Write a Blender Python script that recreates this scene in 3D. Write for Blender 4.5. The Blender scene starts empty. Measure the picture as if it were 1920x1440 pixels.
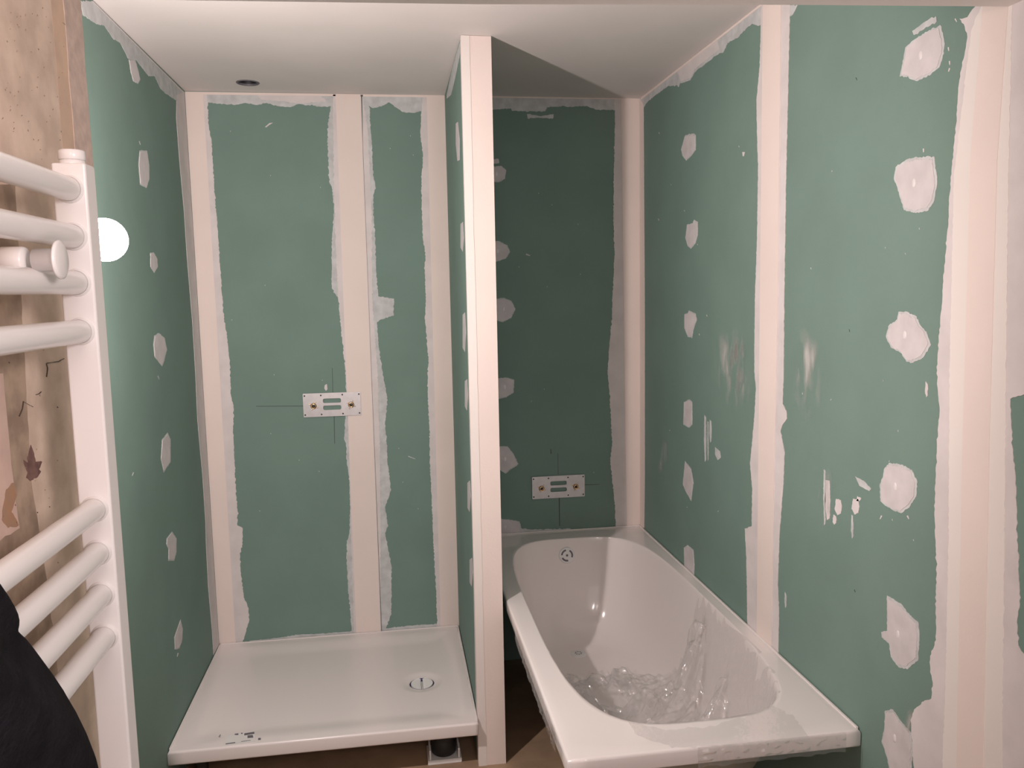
import bpy, bmesh, math, random
from mathutils import Vector, noise
random.seed(7)
S = bpy.context.scene
COL = S.collection

# ------------------------------------------------------------ camera
FPX, YAW, PITCH, ROLL = 1516.8, .1468, -.1137, -.0187
cy, sy, cp, sp = math.cos(YAW), math.sin(YAW), math.cos(PITCH), math.sin(PITCH)
FW = Vector((sy*cp, cy*cp, sp)); R0 = Vector((cy, -sy, 0)); U0 = R0.cross(FW)
cr, sr = math.cos(ROLL), math.sin(ROLL)
RT = cr*R0 + sr*U0; UP = -sr*R0 + cr*U0
cam = bpy.data.cameras.new('camera'); camo = bpy.data.objects.new('camera', cam); COL.objects.link(camo)
from mathutils import Matrix
m = Matrix((RT, UP, -FW)).transposed()
camo.matrix_world = m.to_4x4()
cam.sensor_fit = 'HORIZONTAL'; cam.sensor_width = 36; cam.lens = 36*FPX/1920; cam.clip_start = .02
S.camera = camo
# ------------------------------------------------------------ light
BULB = Vector((-.522, 1.625, .110))
w = bpy.data.worlds.new('world'); S.world = w; w.use_nodes = True
w.node_tree.nodes['Background'].inputs[0].default_value = (1, .83, .81, 1)
w.node_tree.nodes['Background'].inputs[1].default_value = 1.05
def lamp(name, kind, loc, energy, col, aim=None, **k):
    l = bpy.data.lights.new(name, kind); l.energy = energy; l.color = col
    for a, v in k.items(): setattr(l, a, v)
    o = bpy.data.objects.new(name, l); COL.objects.link(o); o.location = loc
    if aim: o.rotation_euler = (Vector(aim)-Vector(loc)).to_track_quat('-Z', 'Y').to_euler()
    return o
lamp('bulb_light', 'SPOT', BULB+Vector((.043, .008, 0)), 75, (1, .86, .82), aim=BULB+Vector((.62, 1, -.08)), spot_size=math.radians(176), spot_blend=.48, shadow_soft_size=.02)
lamp('room_light', 'AREA', (.42, -.10, .16), 6.4, (1, .87, .85), aim=(-.55, 1.1, .0), shape='DISK', size=.26)
lamp('fill_light', 'AREA', (-.10, -.15, .30), 1.4, (1, .87, .85), aim=(-.15, 2, -.5), shape='DISK', size=.3)  # added fill to brighten radiator and wallpaper, no fixture stands here
S.view_settings.view_transform = 'Standard'; S.view_settings.look = 'None'
S.view_settings.gamma = 1; S.view_settings.use_curve_mapping = False
S.view_settings.exposure = .12

# ------------------------------------------------------------ measured room (metres, eye height 1.6 above floor)
XL, XR, YB, ZC, ZF = -.747, 1.053, 3.345, .784, -1.6
XD1, XD2, YD = .244, .335, 2.58
XN, YN = -.37, 1.125
ZT, YT = -1.423, 2.538
ZB, XB, YBF = -1.031, .351, 1.645
XNW = XL-.6
def ray(x, y): return FW + RT*((x-960)/FPX) - UP*((y-720)/FPX)
def on(x, y, ax, v):          # photo measurement -> point of the wall plane ax = v
    d = ray(x, y); i = 'xyz'.index(ax); return d*(v/d[i])

# ------------------------------------------------------------ materials
M = {}
def mat(name, col, rough=.6, metal=0, spec=.5, var=0, scale=8, var2=None, bump=0, bscale=60, coat=0):
    m = bpy.data.materials.new(name); m.use_nodes = True; nt = m.node_tree; b = nt.nodes['Principled BSDF']
    b.inputs['Base Color'].default_value = (*col, 1); b.inputs['Roughness'].default_value = rough
    b.inputs['Metallic'].default_value = metal; b.inputs['Specular IOR Level'].default_value = spec
    b.inputs['Coat Weight'].default_value = coat; b.inputs['Coat Roughness'].default_value = .05
    tc = nt.nodes.new('ShaderNodeTexCoord')
    if var or var2:
        n = nt.nodes.new('ShaderNodeTexNoise'); n.inputs['Scale'].default_value = scale; n.inputs['Detail'].default_value = 6
        nt.links.new(tc.outputs['Object'], n.inputs['Vector'])
        r = nt.nodes.new('ShaderNodeValToRGB'); c2 = var2 or tuple(min(1, c*(1+var)) for c in col)
        c1 = col if var2 else tuple(c*(1-var) for c in col)
        r.color_ramp.elements[0].position = .35; r.color_ramp.elements[1].position = .65
        r.color_ramp.elements[0].color = (*c1, 1); r.color_ramp.elements[1].color = (*c2, 1)
        nt.links.new(n.outputs['Fac'], r.inputs['Fac']); nt.links.new(r.outputs['Color'], b.inputs['Base Color'])
    if bump:
        n = nt.nodes.new('ShaderNodeTexNoise'); n.inputs['Scale'].default_value = bscale; n.inputs['Detail'].default_value = 4
        nt.links.new(tc.outputs['Object'], n.inputs['Vector'])
        bp = nt.nodes.new('ShaderNodeBump'); bp.inputs['Strength'].default_value = bump; bp.inputs['Distance'].default_value = .004
        nt.links.new(n.outputs['Fac'], bp.inputs['Height']); nt.links.new(bp.outputs['Normal'], b.inputs['Normal'])
    M[name] = m; return m
mat('green_board', (.176, .268, .231), .75, var=.035, scale=5, bump=.08, bscale=250, spec=.3)
mat('board_white', (.80, .745, .715), .8, var=.02, scale=3, bump=.15, bscale=25, spec=.2)
mat('tape', (.80, .70, .655), .85, var=.02, scale=4, bump=.1, bscale=120, spec=.2)
mat('compound', (.68, .635, .635), .8, var=.05, scale=14, bump=.25, bscale=20, spec=.3)
mat('compound_thin', (.55, .56, .565), .8, var=.10, scale=30, bump=.2, bscale=30, spec=.3)
mat('blob', (.62, .58, .59), .65, var=.06, scale=20, bump=.25, bscale=18, spec=.4)
mat('blob_tip', (.74, .70, .71), .45, spec=.6)
mat('pencil', (.07, .09, .08), .7)
mat('ceiling_paint', (.70, .655, .635), .8, var=.03, scale=2.5, bump=.1, bscale=15, spec=.2)
mat('floor_tile', (.36, .25, .165), .6, var=.12, scale=9, bump=.1)
mat('acrylic', (.83, .78, .765), .13, spec=.5, coat=.3)
mat('tray_acrylic', (.80, .745, .73), .22, spec=.5)
mat('shell', (.30, .27, .22), .7, var=.1)
mat('enamel', (.86, .83, .82), .22, spec=.5)
mat('white_plastic', (.82, .82, .82), .35)
mat('drain_shade_blue', (.02, .02, .10), .3)
mat('grey_dark', (.14, .13, .15), .5)
mat('black', (.008, .008, .009), .6)
mat('black_plastic', (.015, .015, .015), .4)
mat('black_fabric', (.012, .011, .014), .95, spec=.1, var=.25, scale=40, bump=.5, bscale=220)
mat('steel', (.60, .59, .60), .36, metal=.75, var=.05, scale=30)
mat('brass', (.78, .56, .34), .25, metal=1)
mat('wallpaper', (.70, .54, .44), .8, scale=26, var2=(.88, .70, .58), bump=.12)
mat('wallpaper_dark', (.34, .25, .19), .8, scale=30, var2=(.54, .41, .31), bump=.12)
mat('wallpaper_pink', (.74, .55, .47), .8, scale=30, var2=(.66, .48, .42), bump=.12)
mat('wallpaper_orange', (.80, .58, .43), .8, scale=24, var2=(.70, .51, .40), bump=.1)
mat('wallpaper_grey', (.64, .50, .44), .85, scale=60, var2=(.78, .62, .54), bump=.3)
mat('leaf_print', (.16, .085, .075), .8, scale=90, var2=(.26, .15, .13))
mat('leaf_orange', (.50, .28, .16), .8, scale=60, var2=(.42, .27, .19))
mat('vein', (.10, .07, .055), .8)
mat('paper', (.72, .71, .70), .4)
def emis(name, col, s):
    m = bpy.data.materials.new(name); m.use_nodes = True; nt = m.node_tree; nt.nodes.clear()
    e = nt.nodes.new('ShaderNodeEmission'); o = nt.nodes.new('ShaderNodeOutputMaterial')
    e.inputs[0].default_value = (*col, 1); e.inputs[1].default_value = s; nt.links.new(e.outputs[0], o.inputs[0]); M[name] = m
emis('bulb_glow', (1, .93, .93), 30)
def smear(name, col, amount, scale):     # thin dusty plaster film: patchy coverage
    m = bpy.data.materials.new(name); m.use_nodes = True; nt = m.node_tree; b = nt.nodes['Principled BSDF']
    b.inputs['Base Color'].default_value = (*col, 1); b.inputs['Roughness'].default_value = .8
    tc = nt.nodes.new('ShaderNodeTexCoord'); n = nt.nodes.new('ShaderNodeTexNoise'); n.inputs['Scale'].default_value = scale
    mp = nt.nodes.new('ShaderNodeMapping'); mp.inputs['Scale'].default_value = (1.6, 1.6, .6)
    nt.links.new(tc.outputs['Object'], mp.inputs[0]); nt.links.new(mp.outputs[0], n.inputs['Vector'])
    r = nt.nodes.new('ShaderNodeMapRange'); r.inputs['From Min'].default_value = .46; r.inputs['From Max'].default_value = .72
    r.inputs['To Max'].default_value = amount
    at = nt.nodes.new('ShaderNodeAttribute'); at.attribute_name = 'cover'
    mu = nt.nodes.new('ShaderNodeMath'); mu.operation = 'MULTIPLY'
    nt.links.new(n.outputs['Fac'], r.inputs['Value']); nt.links.new(r.outputs[0], mu.inputs[0]); nt.links.new(at.outputs['Fac'], mu.inputs[1])
    nt.links.new(mu.outputs[0], b.inputs['Alpha']); M[name] = m
smear('dust', (.62, .61, .59), .75, 13)
def film_mat(name, top):
    m = bpy.data.materials.new(name); m.use_nodes = True; nt = m.node_tree; nt.nodes.clear(); N = nt.nodes.new
    o = N('ShaderNodeOutputMaterial'); t = N('ShaderNodeBsdfTransparent'); g = N('ShaderNodeBsdfGlossy'); d = N('ShaderNodeBsdfDiffuse')
    t.inputs[0].default_value = (.995, .995, .995, 1); g.inputs['Roughness'].default_value = .06; g.inputs[0].default_value = (1, 1, 1, 1)
    d.inputs[0].default_value = (.8, .78, .78, 1)
    tc = N('ShaderNodeTexCoord'); ns = N('ShaderNodeTexNoise'); ns.inputs['Scale'].default_value = 42; ns.inputs['Detail'].default_value = 2
    bp = N('ShaderNodeBump'); bp.inputs['Strength'].default_value = .3; bp.inputs['Distance'].default_value = .01
    nt.links.new(tc.outputs['Object'], ns.inputs['Vector']); nt.links.new(ns.outputs['Fac'], bp.inputs['Height']); nt.links.new(bp.outputs[0], g.inputs['Normal'])
    lw = N('ShaderNodeLayerWeight'); lw.inputs[0].default_value = .25
    mx = N('ShaderNodeMixShader'); mx2 = N('ShaderNodeMixShader'); mx2.inputs[0].default_value = .10
    mr = N('ShaderNodeMapRange'); mr.inputs['To Min'].default_value = .10; mr.inputs['To Max'].default_value = top
    nt.links.new(lw.outputs['Fresnel'], mr.inputs['Value']); nt.links.new(mr.outputs[0], mx.inputs[0])
    nt.links.new(t.outputs[0], mx.inputs[1]); nt.links.new(g.outputs[0], mx.inputs[2])
    nt.links.new(mx.outputs[0], mx2.inputs[1]); nt.links.new(d.outputs[0], mx2.inputs[2]); nt.links.new(mx2.outputs[0], o.inputs[0])
    M[name] = m
film_mat('film', .45); film_mat('film_flat', .14)

# ------------------------------------------------------------ helpers
def obj(name, me, mats=None, parent=None):
    if isinstance(me, bmesh.types.BMesh):
        b = me; me = bpy.data.meshes.new(name); b.normal_update(); b.to_mesh(me); b.free()
    o = bpy.data.objects.new(name, me)
    if mats:
        for k in ([mats] if isinstance(mats, str) else mats): me.materials.append(M[k])
    COL.objects.link(o); o.parent = parent; return o
def empty(name, loc=(0, 0, 0)):
    o = bpy.data.objects.new(name, None); COL.objects.link(o); o.location = loc; o.empty_display_size = .05; return o
def tag(o, label=None, cat=None, group=None, kind=None):
    for k, v in (('label', label), ('category', cat), ('group', group), ('kind', kind)):
        if v: o[k] = v
    return o
def keep(o, parent):            # parent without moving (parents are unrotated empties)
    o.parent = parent
    o.location = o.location - parent.location; return o
def smooth(o, ang=None):
    for p in o.data.polygons: p.use_smooth = True
    return o
def box(b, x0, x1, y0, y1, z0, z1, mi=0, bev=0):
    r = bmesh.ops.create_cube(b, size=1); vs = r['verts']
    for v in vs: v.co = Vector((x0+(v.co.x+.5)*(x1-x0), y0+(v.co.y+.5)*(y1-y0), z0+(v.co.z+.5)*(z1-z0)))
    fs = {f for v in vs for f in v.link_faces}
    for f in fs: f.material_index = mi
    if bev:
        es = list({e for v in vs for e in v.link_edges})
        bmesh.ops.bevel(b, geom=es, offset=bev, segments=3, affect='EDGES', profile=.5, clamp_overlap=True)
def cyl(b, p0, p1, r0, r1=None, n=32, mi=0, caps=True):
    p0 = Vector(p0); p1 = Vector(p1); r1 = r0 if r1 is None else r1
    d = (p1-p0).normalized(); a = d.orthogonal().normalized(); c = d.cross(a)
    rings = []
    for p, r in ((p0, r0), (p1, r1)):
        rings.append([b.verts.new(p+(a*math.cos(t)+c*math.sin(t))*r) for t in [2*math.pi*k/n for k in range(n)]])
    for k in range(n):
        f = b.faces.new((rings[0][k], rings[0][(k+1) % n], rings[1][(k+1) % n], rings[1][k])); f.material_index = mi; f.smooth = True
    if caps:
        f = b.faces.new(rings[0][::-1]); f.material_index = mi
        f = b.faces.new(rings[1]); f.material_index = mi
def lathe(b, base, axis, prof, n=40, mi=0):      # prof = [(radius, height)]
    base = Vector(base); d = Vector(axis).normalized(); a = d.orthogonal().normalized(); c = d.cross(a); prev = None
    for r, h in prof:
        if r < 1e-6: ring = [b.verts.new(base+d*h)]
        else: ring = [b.verts.new(base+d*h+(a*math.cos(2*math.pi*k/n)+c*math.sin(2*math.pi*k/n))*r) for k in range(n)]
        if prev:
            for k in range(n):
                k2 = (k+1) % n
                q = [prev[k % len(prev)], prev[k2 % len(prev)], ring[k2 % len(ring)], ring[k % len(ring)]]
                q = list(dict.fromkeys(q))
                if len(q) > 2:
                    f = b.faces.new(q); f.material_index = mi; f.smooth = True
        prev = ring
def shape2d(loops, depth):        # filled outline with holes -> mesh in local xy, thickness depth
    cu = bpy.data.curves.new('c', 'CURVE'); cu.dimensions = '2D'; cu.fill_mode = 'BOTH'; cu.extrude = depth/2
    for L in loops:
        s = cu.splines.new('POLY'); s.points.add(len(L)-1)
        for p, (x, y) in zip(s.points, L): p.co = (x, y, 0, 1)
        s.use_cyclic_u = True
    o = bpy.data.objects.new('c', cu); COL.objects.link(o)
    dg = bpy.context.evaluated_depsgraph_get()
    me = bpy.data.meshes.new_from_object(o.evaluated_get(dg))
    bpy.data.objects.remove(o); bpy.data.curves.remove(cu); return me
def circle(cx, cy_, r, n=28): return [(cx+r*math.cos(2*math.pi*k/n), cy_+r*math.sin(2*math.pi*k/n)) for k in range(n)]
def ragged(pts, amp, step, closed=True):
    out = []; n = len(pts)
    for i in range(n):
        a, c = Vector(pts[i]), Vector(pts[(i+1) % n]); L = (c-a).length; k = max(1, int(L/step))
        k = min(k, 60)
        nrm = Vector((-(c-a).y, (c-a).x)).normalized() if L > 1e-6 else Vector((0, 0))
        for j in range(k):
            p = a.lerp(c, j/k)
            if j: p = p + nrm*random.gauss(0, amp)
            out.append((p.x, p.y))
    return out

# wall surfaces: flat board plus raised plaster; axis 'x','y','z', facing sign
class Wall:
    def __init__(s, name, ax, v, face):
        s.ax, s.v, s.face, s.b, s.name, s.mats = ax, v, face, bmesh.new(), name, []
        s.lay = s.b.verts.layers.float.new('cover')
    def mi(s, m):
        if m not in s.mats: s.mats.append(m)
        return s.mats.index(m)
    def to2(s, p):
        return {'x': (p.y, p.z), 'y': (p.x, p.z), 'z': (p.x, p.y)}[s.ax]
    def to3(s, q, h):
        v = s.v+s.face*h
        return Vector({'x': (v, q[0], q[1]), 'y': (q[0], v, q[1]), 'z': (q[0], q[1], v)}[s.ax])
    def slab(s, box2, th, m, h=0):
        (a0, a1), (b0, b1) = box2; i = s.mi(m)
        P = [s.to3((a, b_), hh) for hh in (h, h-th) for a, b_ in ((a0, b0), (a1, b0), (a1, b1), (a0, b1))]
        V = [s.b.verts.new(p) for p in P]
        for f in ((0, 1, 2, 3), (4, 5, 6, 7), (0, 1, 5, 4), (1, 2, 6, 5), (2, 3, 7, 6), (3, 0, 4, 7)):
            s.b.faces.new([V[k] for k in f]).material_index = i
    def pts(s, px): return [s.to2(on(x, y, s.ax, s.v)) for x, y in px]
    def patch(s, px, m, h=.0012, amp=.0012, step=.006, uv=None, loops=None, dome=0):
        q = uv or s.pts(px)
        if amp: q = ragged(q, amp, step)
        me = shape2d([q]+(loops or []), h); i = s.mi(m)
        base = len(s.b.verts); t = bmesh.new(); t.from_mesh(me)
        bmesh.ops.remove_doubles(t, verts=t.verts, dist=1e-6)
        mp = {}
        for v in t.verts: mp[v] = s.b.verts.new(s.to3((v.co.x, v.co.y), v.co.z+h/2+.0001))
        for f in t.faces:
            try:
                g = s.b.faces.new([mp[v] for v in f.verts]); g.material_index = i
            except ValueError: pass
        t.free(); bpy.data.meshes.remove(me)
    def haze(s, px, h=.0009):
        i = s.mi('dust'); q = s.pts(px); c = Vector((sum(a for a, _ in q)/len(q), sum(b_ for _, b_ in q)/len(q)))
        n = len(q); rings = []
        for k, cov in ((1, 0), (.75, .5), (.45, 1)):
            r = []
            for a in q:
                p = c.lerp(Vector(a), k); v = s.b.verts.new(s.to3((p.x, p.y), h)); v[s.lay] = cov; r.append(v)
            rings.append(r)
        cv = s.b.verts.new(s.to3((c.x, c.y), h)); cv[s.lay] = 1
        for A, B in ((0, 1), (1, 2)):
            for k in range(n): s.b.faces.new((rings[A][k], rings[A][(k+1) % n], rings[B][(k+1) % n], rings[B][k])).material_index = i
        for k in range(n): s.b.faces.new((rings[2][k], rings[2][(k+1) % n], cv)).material_index = i
    def fleck(s, px, w_=2.0, l=5, m='compound', ang=None):
        x, y = px; a = random.uniform(-.5, .5) if ang is None else ang
        dx, dy = math.sin(a), math.cos(a)
        P = [(x-dx*l/2-dy*w_/2, y-dy*l/2+dx*w_/2), (x-dx*l/2+dy*w_/2, y-dy*l/2-dx*w_/2), (x+dx*l/2+dy*w_*.3, y+dy*l/2-dx*w_*.3), (x+dx*l/2-dy*w_*.3, y+dy*l/2+dx*w_*.3)]
        s.patch(P, m, .0006, 0)
    def blobs(s, L, m='blob', tip=True):
        for P in L:
            c = (sum(p[0] for p in P)/len(P), sum(p[1] for p in P)/len(P))
            s.patch([(c[0]+(x-c[0])*1.07, c[1]+(y-c[1])*1.05) for x, y in P], 'compound_thin', .0006, .0008, .004)
            s.patch([(c[0]+(x-c[0])*.96-.3, c[1]+(y-c[1])*.95) for x, y in P], m, .0014, .0008, .004)
            if tip:
                r = max(p[0] for p in P)-min(p[0] for p in P); hgt = max(p[1] for p in P)-min(p[1] for p in P)
                q = s.to2(on(c[0]-r*.03, c[1]-hgt*.02, s.ax, s.v)); rr = .006
                s.dome(q, rr)
    def dome(s, q, r):
        i = s.mi('blob_tip'); prev = None
        for k in range(5):
            a = k/4*math.pi/2; rad = r*math.cos(a); h = .0014+r*.3*math.sin(a)
            ring = [s.b.verts.new(s.to3((q[0]+rad*math.cos(t), q[1]+rad*1.6*math.sin(t)), h)) for t in [2*math.pi*j/16 for j in range(16)]] if k < 4 else [s.b.verts.new(s.to3(q, h))]
            if prev:
                for j in range(16):
                    f = s.b.faces.new(list(dict.fromkeys([prev[j], prev[(j+1) % 16], ring[(j+1) % len(ring)], ring[j % len(ring)]]))); f.material_index = i; f.smooth = True
            prev = ring
    def done(s):
        bmesh.ops.recalc_face_normals(s.b, faces=s.b.faces)
        return tag(obj(s.name, s.b, s.mats), kind='structure')

# ------------------------------------------------------------ floor, ceiling
b = bmesh.new(); box(b, XNW, XR+.1, -.7, YB+.1, ZF-.08, ZF)
tag(obj('floor', b, 'floor_tile'), kind='structure')
HX, HY, HR = -.491, 3.2, .037
me = shape2d([[(XNW, 1.2), (XR+.1, 1.2), (XR+.1, YB+.1), (XNW, YB+.1)], circle(HX, HY, HR, 48)], .013)
o = obj('ceiling', me, 'ceiling_paint'); o.location.z = ZC+.0065; tag(o, kind='structure')
ZS = .463
me = shape2d([[(XNW, -.7), (XR+.1, -.7), (XR+.1, 1.282), (.67, 1.317), (.161, 1.362), (-.34, 1.39), (XNW, 1.42)]], ZC-ZS+.06)
o = obj('trim_1', me, 'board_white'); o.location.z = ZS+(ZC-ZS+.06)/2; tag(o, kind='structure')

# ------------------------------------------------------------ back wall
W = Wall('wall_back', 'y', YB, -1)
W.slab(((XL-.1, XR+.1), (ZF, ZC)), .1, 'green_board')
def vstrip(wl, left, right, m, h, amp=.001, step=.008):
    wl.patch(left+right[::-1], m, h, amp, step)
# left corner joint
Lc = [(346, 176), (360, 480), (378, 780), (398, 1050), (409, 1205)]
W.patch(Lc+[(455, 1204), (458, 1195), (467, 1165), (466, 1140), (457, 1120), (452, 1080), (450, 1040), (455, 1020), (455, 990), (445, 985), (446, 960), (443, 930), (440, 870), (437, 805), (438, 760), (433, 740), (432, 690), (428, 650), (418, 580), (415, 530), (411, 480), (409, 440), (404, 380), (399, 300), (397, 265), (392, 240), (388, 176)], 'compound', .0012)
W.patch([(346, 176), (411, 1207), (442, 1206), (381, 176)], 'tape', .0022, 0)
# band under the ceiling (shower)
W.patch([(346, 174), (835, 181), (835, 205), (793, 208), (775, 212), (755, 210), (745, 203), (730, 192), (715, 200), (700, 203), (690, 198), (680, 198), (620, 199), (600, 200), (560, 195), (545, 201), (520, 199), (500, 193), (480, 197), (460, 193), (440, 197), (388, 192), (346, 192)], 'compound_thin', .0009)
W.patch([(480, 176), (600, 178), (612, 190), (560, 194), (530, 190), (490, 187)], 'compound', .0013)
W.patch([(346, 172), (836, 179), (836, 183), (346, 177)], 'tape', .0016, 0)
# middle joint
W.patch([(619, 178), (620, 200), (615, 230), (614, 260), (617, 340), (622, 350), (626, 385), (626, 400), (622, 460), (622, 540), (628, 550), (636, 560), (637, 590), (645, 650), (647, 690), (650, 740), (647, 790), (645, 820), (650, 840), (649, 860), (655, 900), (657, 950), (655, 1000), (650, 1020), (651, 1080), (654, 1120), (657, 1150), (660, 1187),
 (722, 1182), (734, 1150), (734, 1060), (722, 1000), (728, 985), (722, 950), (733, 920), (726, 860), (725, 830), (722, 790), (727, 750), (718, 700), (710, 650), (707, 604), (712, 600), (738, 592), (739, 560), (709, 555), (706, 520), (705, 500), (703, 440), (700, 400), (700, 365), (704, 350), (700, 330), (697, 270), (693, 220), (694, 205), (688, 190), (683, 178)], 'compound_thin', .0010)
W.patch([(624, 178), (626, 350), (630, 470), (634, 560), (652, 740), (655, 900), (660, 1060), (664, 1187), (712, 1184), (714, 1000), (712, 850), (708, 700), (698, 560), (697, 400), (690, 250), (680, 178)], 'compound', .0016)
W.patch([(629, 176), (668, 1186), (714, 1183), (676, 177)], 'tape', .0024, 0)
W.patch([(677, 178), (715, 1183), (716, 1183), (681, 300), (679, 178)], 'pencil', .0017, 0)
# right shower corner
W.patch([(793, 180), (790, 210), (788, 250), (793, 290), (790, 340), (791, 400), (793, 450), (798, 480), (796, 500), (798, 560), (797, 600), (801, 650), (804, 680), (802, 690), (802, 740), (805, 800), (806, 870), (810, 950), (812, 1010), (815, 1060), (818, 1120), (820, 1176), (861, 1173), (848, 680), (835, 181)], 'compound', .0012)
W.patch([(800, 181), (826, 1175), (861, 1173), (835, 181)], 'tape', .0022, 0)
# skim above the tray edge
W.patch([(415, 1208), (860, 1172), (860, 1167), (780, 1172), (700, 1180), (600, 1188), (560, 1190), (520, 1196), (455, 1203)], 'compound_thin', .0008, .0008)
# bath part
W.patch([(900, 180), (1202, 184), (1202, 207), (1120, 206), (1098, 199), (1065, 201), (1058, 199), (1026, 201), (1022, 209), (960, 208), (958, 203), (925, 206), (900, 206)], 'compound_thin', .0009)
W.patch([(900, 178), (1203, 183), (1203, 187), (900, 183)], 'tape', .0016, 0)
W.patch([(1152, 184), (1153, 230), (1151, 310), (1150, 400), (1152, 480), (1148, 560), (1147, 600), (1143, 640), (1139, 700), (1143, 740), (1146, 800), (1148, 830), (1144, 860), (1150, 920), (1153, 950), (1154, 990), (1201, 986), (1201, 184)], 'compound', .0012)
W.patch([(1164, 184), (1175, 988), (1201, 986), (1200, 184)], 'tape', .0022, 0)
W.patch([(988, 214), (1015, 218), (1038, 214), (1036, 223), (1015, 221), (989, 222)], 'compound_thin', .0008)
W.patch([(955, 1000), (1070, 996), (1070, 991), (1000, 993), (965, 990)], 'compound_thin', .0008)
W.blobs([[(910, 314), (940, 312), (948, 320), (946, 335), (935, 341), (910, 340)], [(910, 300), (934, 298), (935, 306), (910, 308)],
         [(910, 455), (935, 453), (950, 460), (955, 472), (948, 484), (930, 490), (910, 488)], [(925, 563), (945, 559), (958, 565), (965, 580), (958, 595), (943, 603), (925, 598)],
         [(925, 710), (952, 709), (963, 713), (962, 735), (950, 744), (930, 748)], [(925, 838), (951, 838), (961, 850), (971, 870), (956, 880), (948, 887), (925, 870)],
         [(925, 972), (955, 975), (972, 978), (978, 998), (940, 1001), (925, 1001)]])
# pencil setting-out lines and paint spots
for P in ([(480, 761.3), (568, 760.6), (568, 761.8), (480, 762.3)], [(626, 780), (627.3, 780), (628, 832), (626.9, 832)], [(622.6, 690), (623.5, 690), (624.6, 737), (623.7, 737)], [(1047.6, 930), (1049.4, 930), (1050, 986), (1048.6, 986)],
          [(1045.6, 850), (1046.4, 850), (1047, 890), (1046.2, 890)], [(1096, 908.6), (1124, 907.6), (1124, 908.4), (1096, 909.8)], [(1032, 842), (1033.6, 842), (1034, 851), (1032.4, 851)]):
    W.patch(P, 'pencil', .0005, 0)
W.patch([(497, 238), (505, 231), (512, 230), (504, 235), (499, 239)], 'compound', .0008, 0)
W.patch([(609, 722), (613, 720), (614, 730), (611, 733), (608, 728)], 'compound', .0008, 0)
for _ in range(26):
    x = random.choice([random.uniform(400, 610), random.uniform(705, 790), random.uniform(960, 1140)]); W.fleck((x, random.uniform(215, 960)), .9, 1.8, 'compound')
W.fleck((990, 478), 3, 8, 'compound_thin', 1.2); W.fleck((772, 858), 1.5, 14, 'compound_thin', 1.2)
W.done()

# ------------------------------------------------------------ left wall of the shower
W = Wall('wall_left', 'x', XL, 1)
W.slab(((YN-.1, YB), (ZF, ZC)), .1, 'green_board')
W.patch([(331, 178), (330, 220), (336, 300), (345, 400), (350, 480), (360, 600), (366, 700), (370, 790), (380, 900), (385, 980), (386, 1020), (390, 1100), (397, 1180), (400, 1228), (410, 1210), (345, 172)], 'compound', .0012, .0006)
W.patch([(174, 2), (345, 173), (345, 195), (328, 187), (310, 175), (300, 165), (290, 143), (278, 142), (255, 113), (240, 110), (225, 80), (212, 73), (195, 48), (180, 45), (155, 28), (150, 2)], 'compound_thin', .001, .001)
W.patch([(174, 2), (345, 173), (345, 176), (174, 5)], 'compound', .0015, 0)
W.blobs([[(242, 112), (253, 113), (258, 130), (262, 148), (258, 156), (250, 152), (245, 135)], [(262, 284), (275, 284), (279, 310), (279, 335), (274, 351), (263, 345), (260, 310)],
         [(282, 475), (288, 474), (294, 485), (295, 500), (289, 511), (282, 500)], [(290, 630), (298, 626), (308, 635), (312, 655), (306, 680), (303, 685), (290, 668), (288, 645)],
         [(304, 825), (314, 813), (319, 825), (319, 865), (307, 884), (302, 860)], [(313, 1010), (322, 998), (330, 1010), (330, 1035), (326, 1050), (316, 1050), (316, 1030), (312, 1020)],
         [(338, 1163), (342, 1180), (341, 1200), (336, 1215), (328, 1217), (327, 1195)]], tip=False)
for x, y in ((297, 708), (249, 889), (333, 1228), (262, 268)): W.fleck((x, y), 1.6, 7, 'compound_thin')
W.done()

# ------------------------------------------------------------ right wall
W = Wall('wall_right', 'x', XR, -1)
W.slab(((-.7, YB), (ZF, ZC)), .1, 'green_board')
W.patch([(1201, 186), (1207, 196), (1208, 400), (1209, 600), (1209, 900), (1208, 990), (1201, 986)], 'tape', .0015, .0004)
W.patch([(1201, 184), (1428, 4), (1436, 0), (1436, 48), (1425, 48), (1410, 45), (1395, 58), (1385, 70), (1365, 80), (1357, 98), (1350, 100), (1345, 103), (1320, 122), (1303, 135), (1295, 150), (1275, 157), (1273, 163), (1270, 160), (1252, 162), (1230, 178), (1215, 190), (1206, 203), (1201, 205)], 'compound_thin', .001)
W.patch([(1270, 133), (1345, 74), (1350, 92), (1303, 130), (1295, 146), (1278, 152)], 'compound', .0014)
W.patch([(1201, 182), (1432, 0), (1436, 0), (1436, 5), (1203, 187)], 'tape', .0018, 0)
W.blobs([[(1285, 255), (1300, 251), (1304, 255), (1304, 280), (1296, 292), (1287, 300), (1281, 292), (1278, 280)], [(1289, 422), (1300, 419), (1301, 413), (1308, 417), (1308, 440), (1304, 455), (1296, 465), (1290, 460), (1286, 445)],
         [(1284, 590), (1290, 588), (1292, 583), (1304, 589), (1306, 600), (1300, 618), (1298, 632), (1290, 630), (1284, 615)], [(1283, 755), (1293, 750), (1298, 755), (1298, 795), (1292, 801), (1282, 795)],
         [(1285, 866), (1296, 880), (1300, 905), (1296, 938), (1286, 920), (1281, 908)], [(1283, 1028), (1290, 1023), (1300, 1032), (1302, 1060), (1301, 1080), (1284, 1065)]], tip=False)
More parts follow.
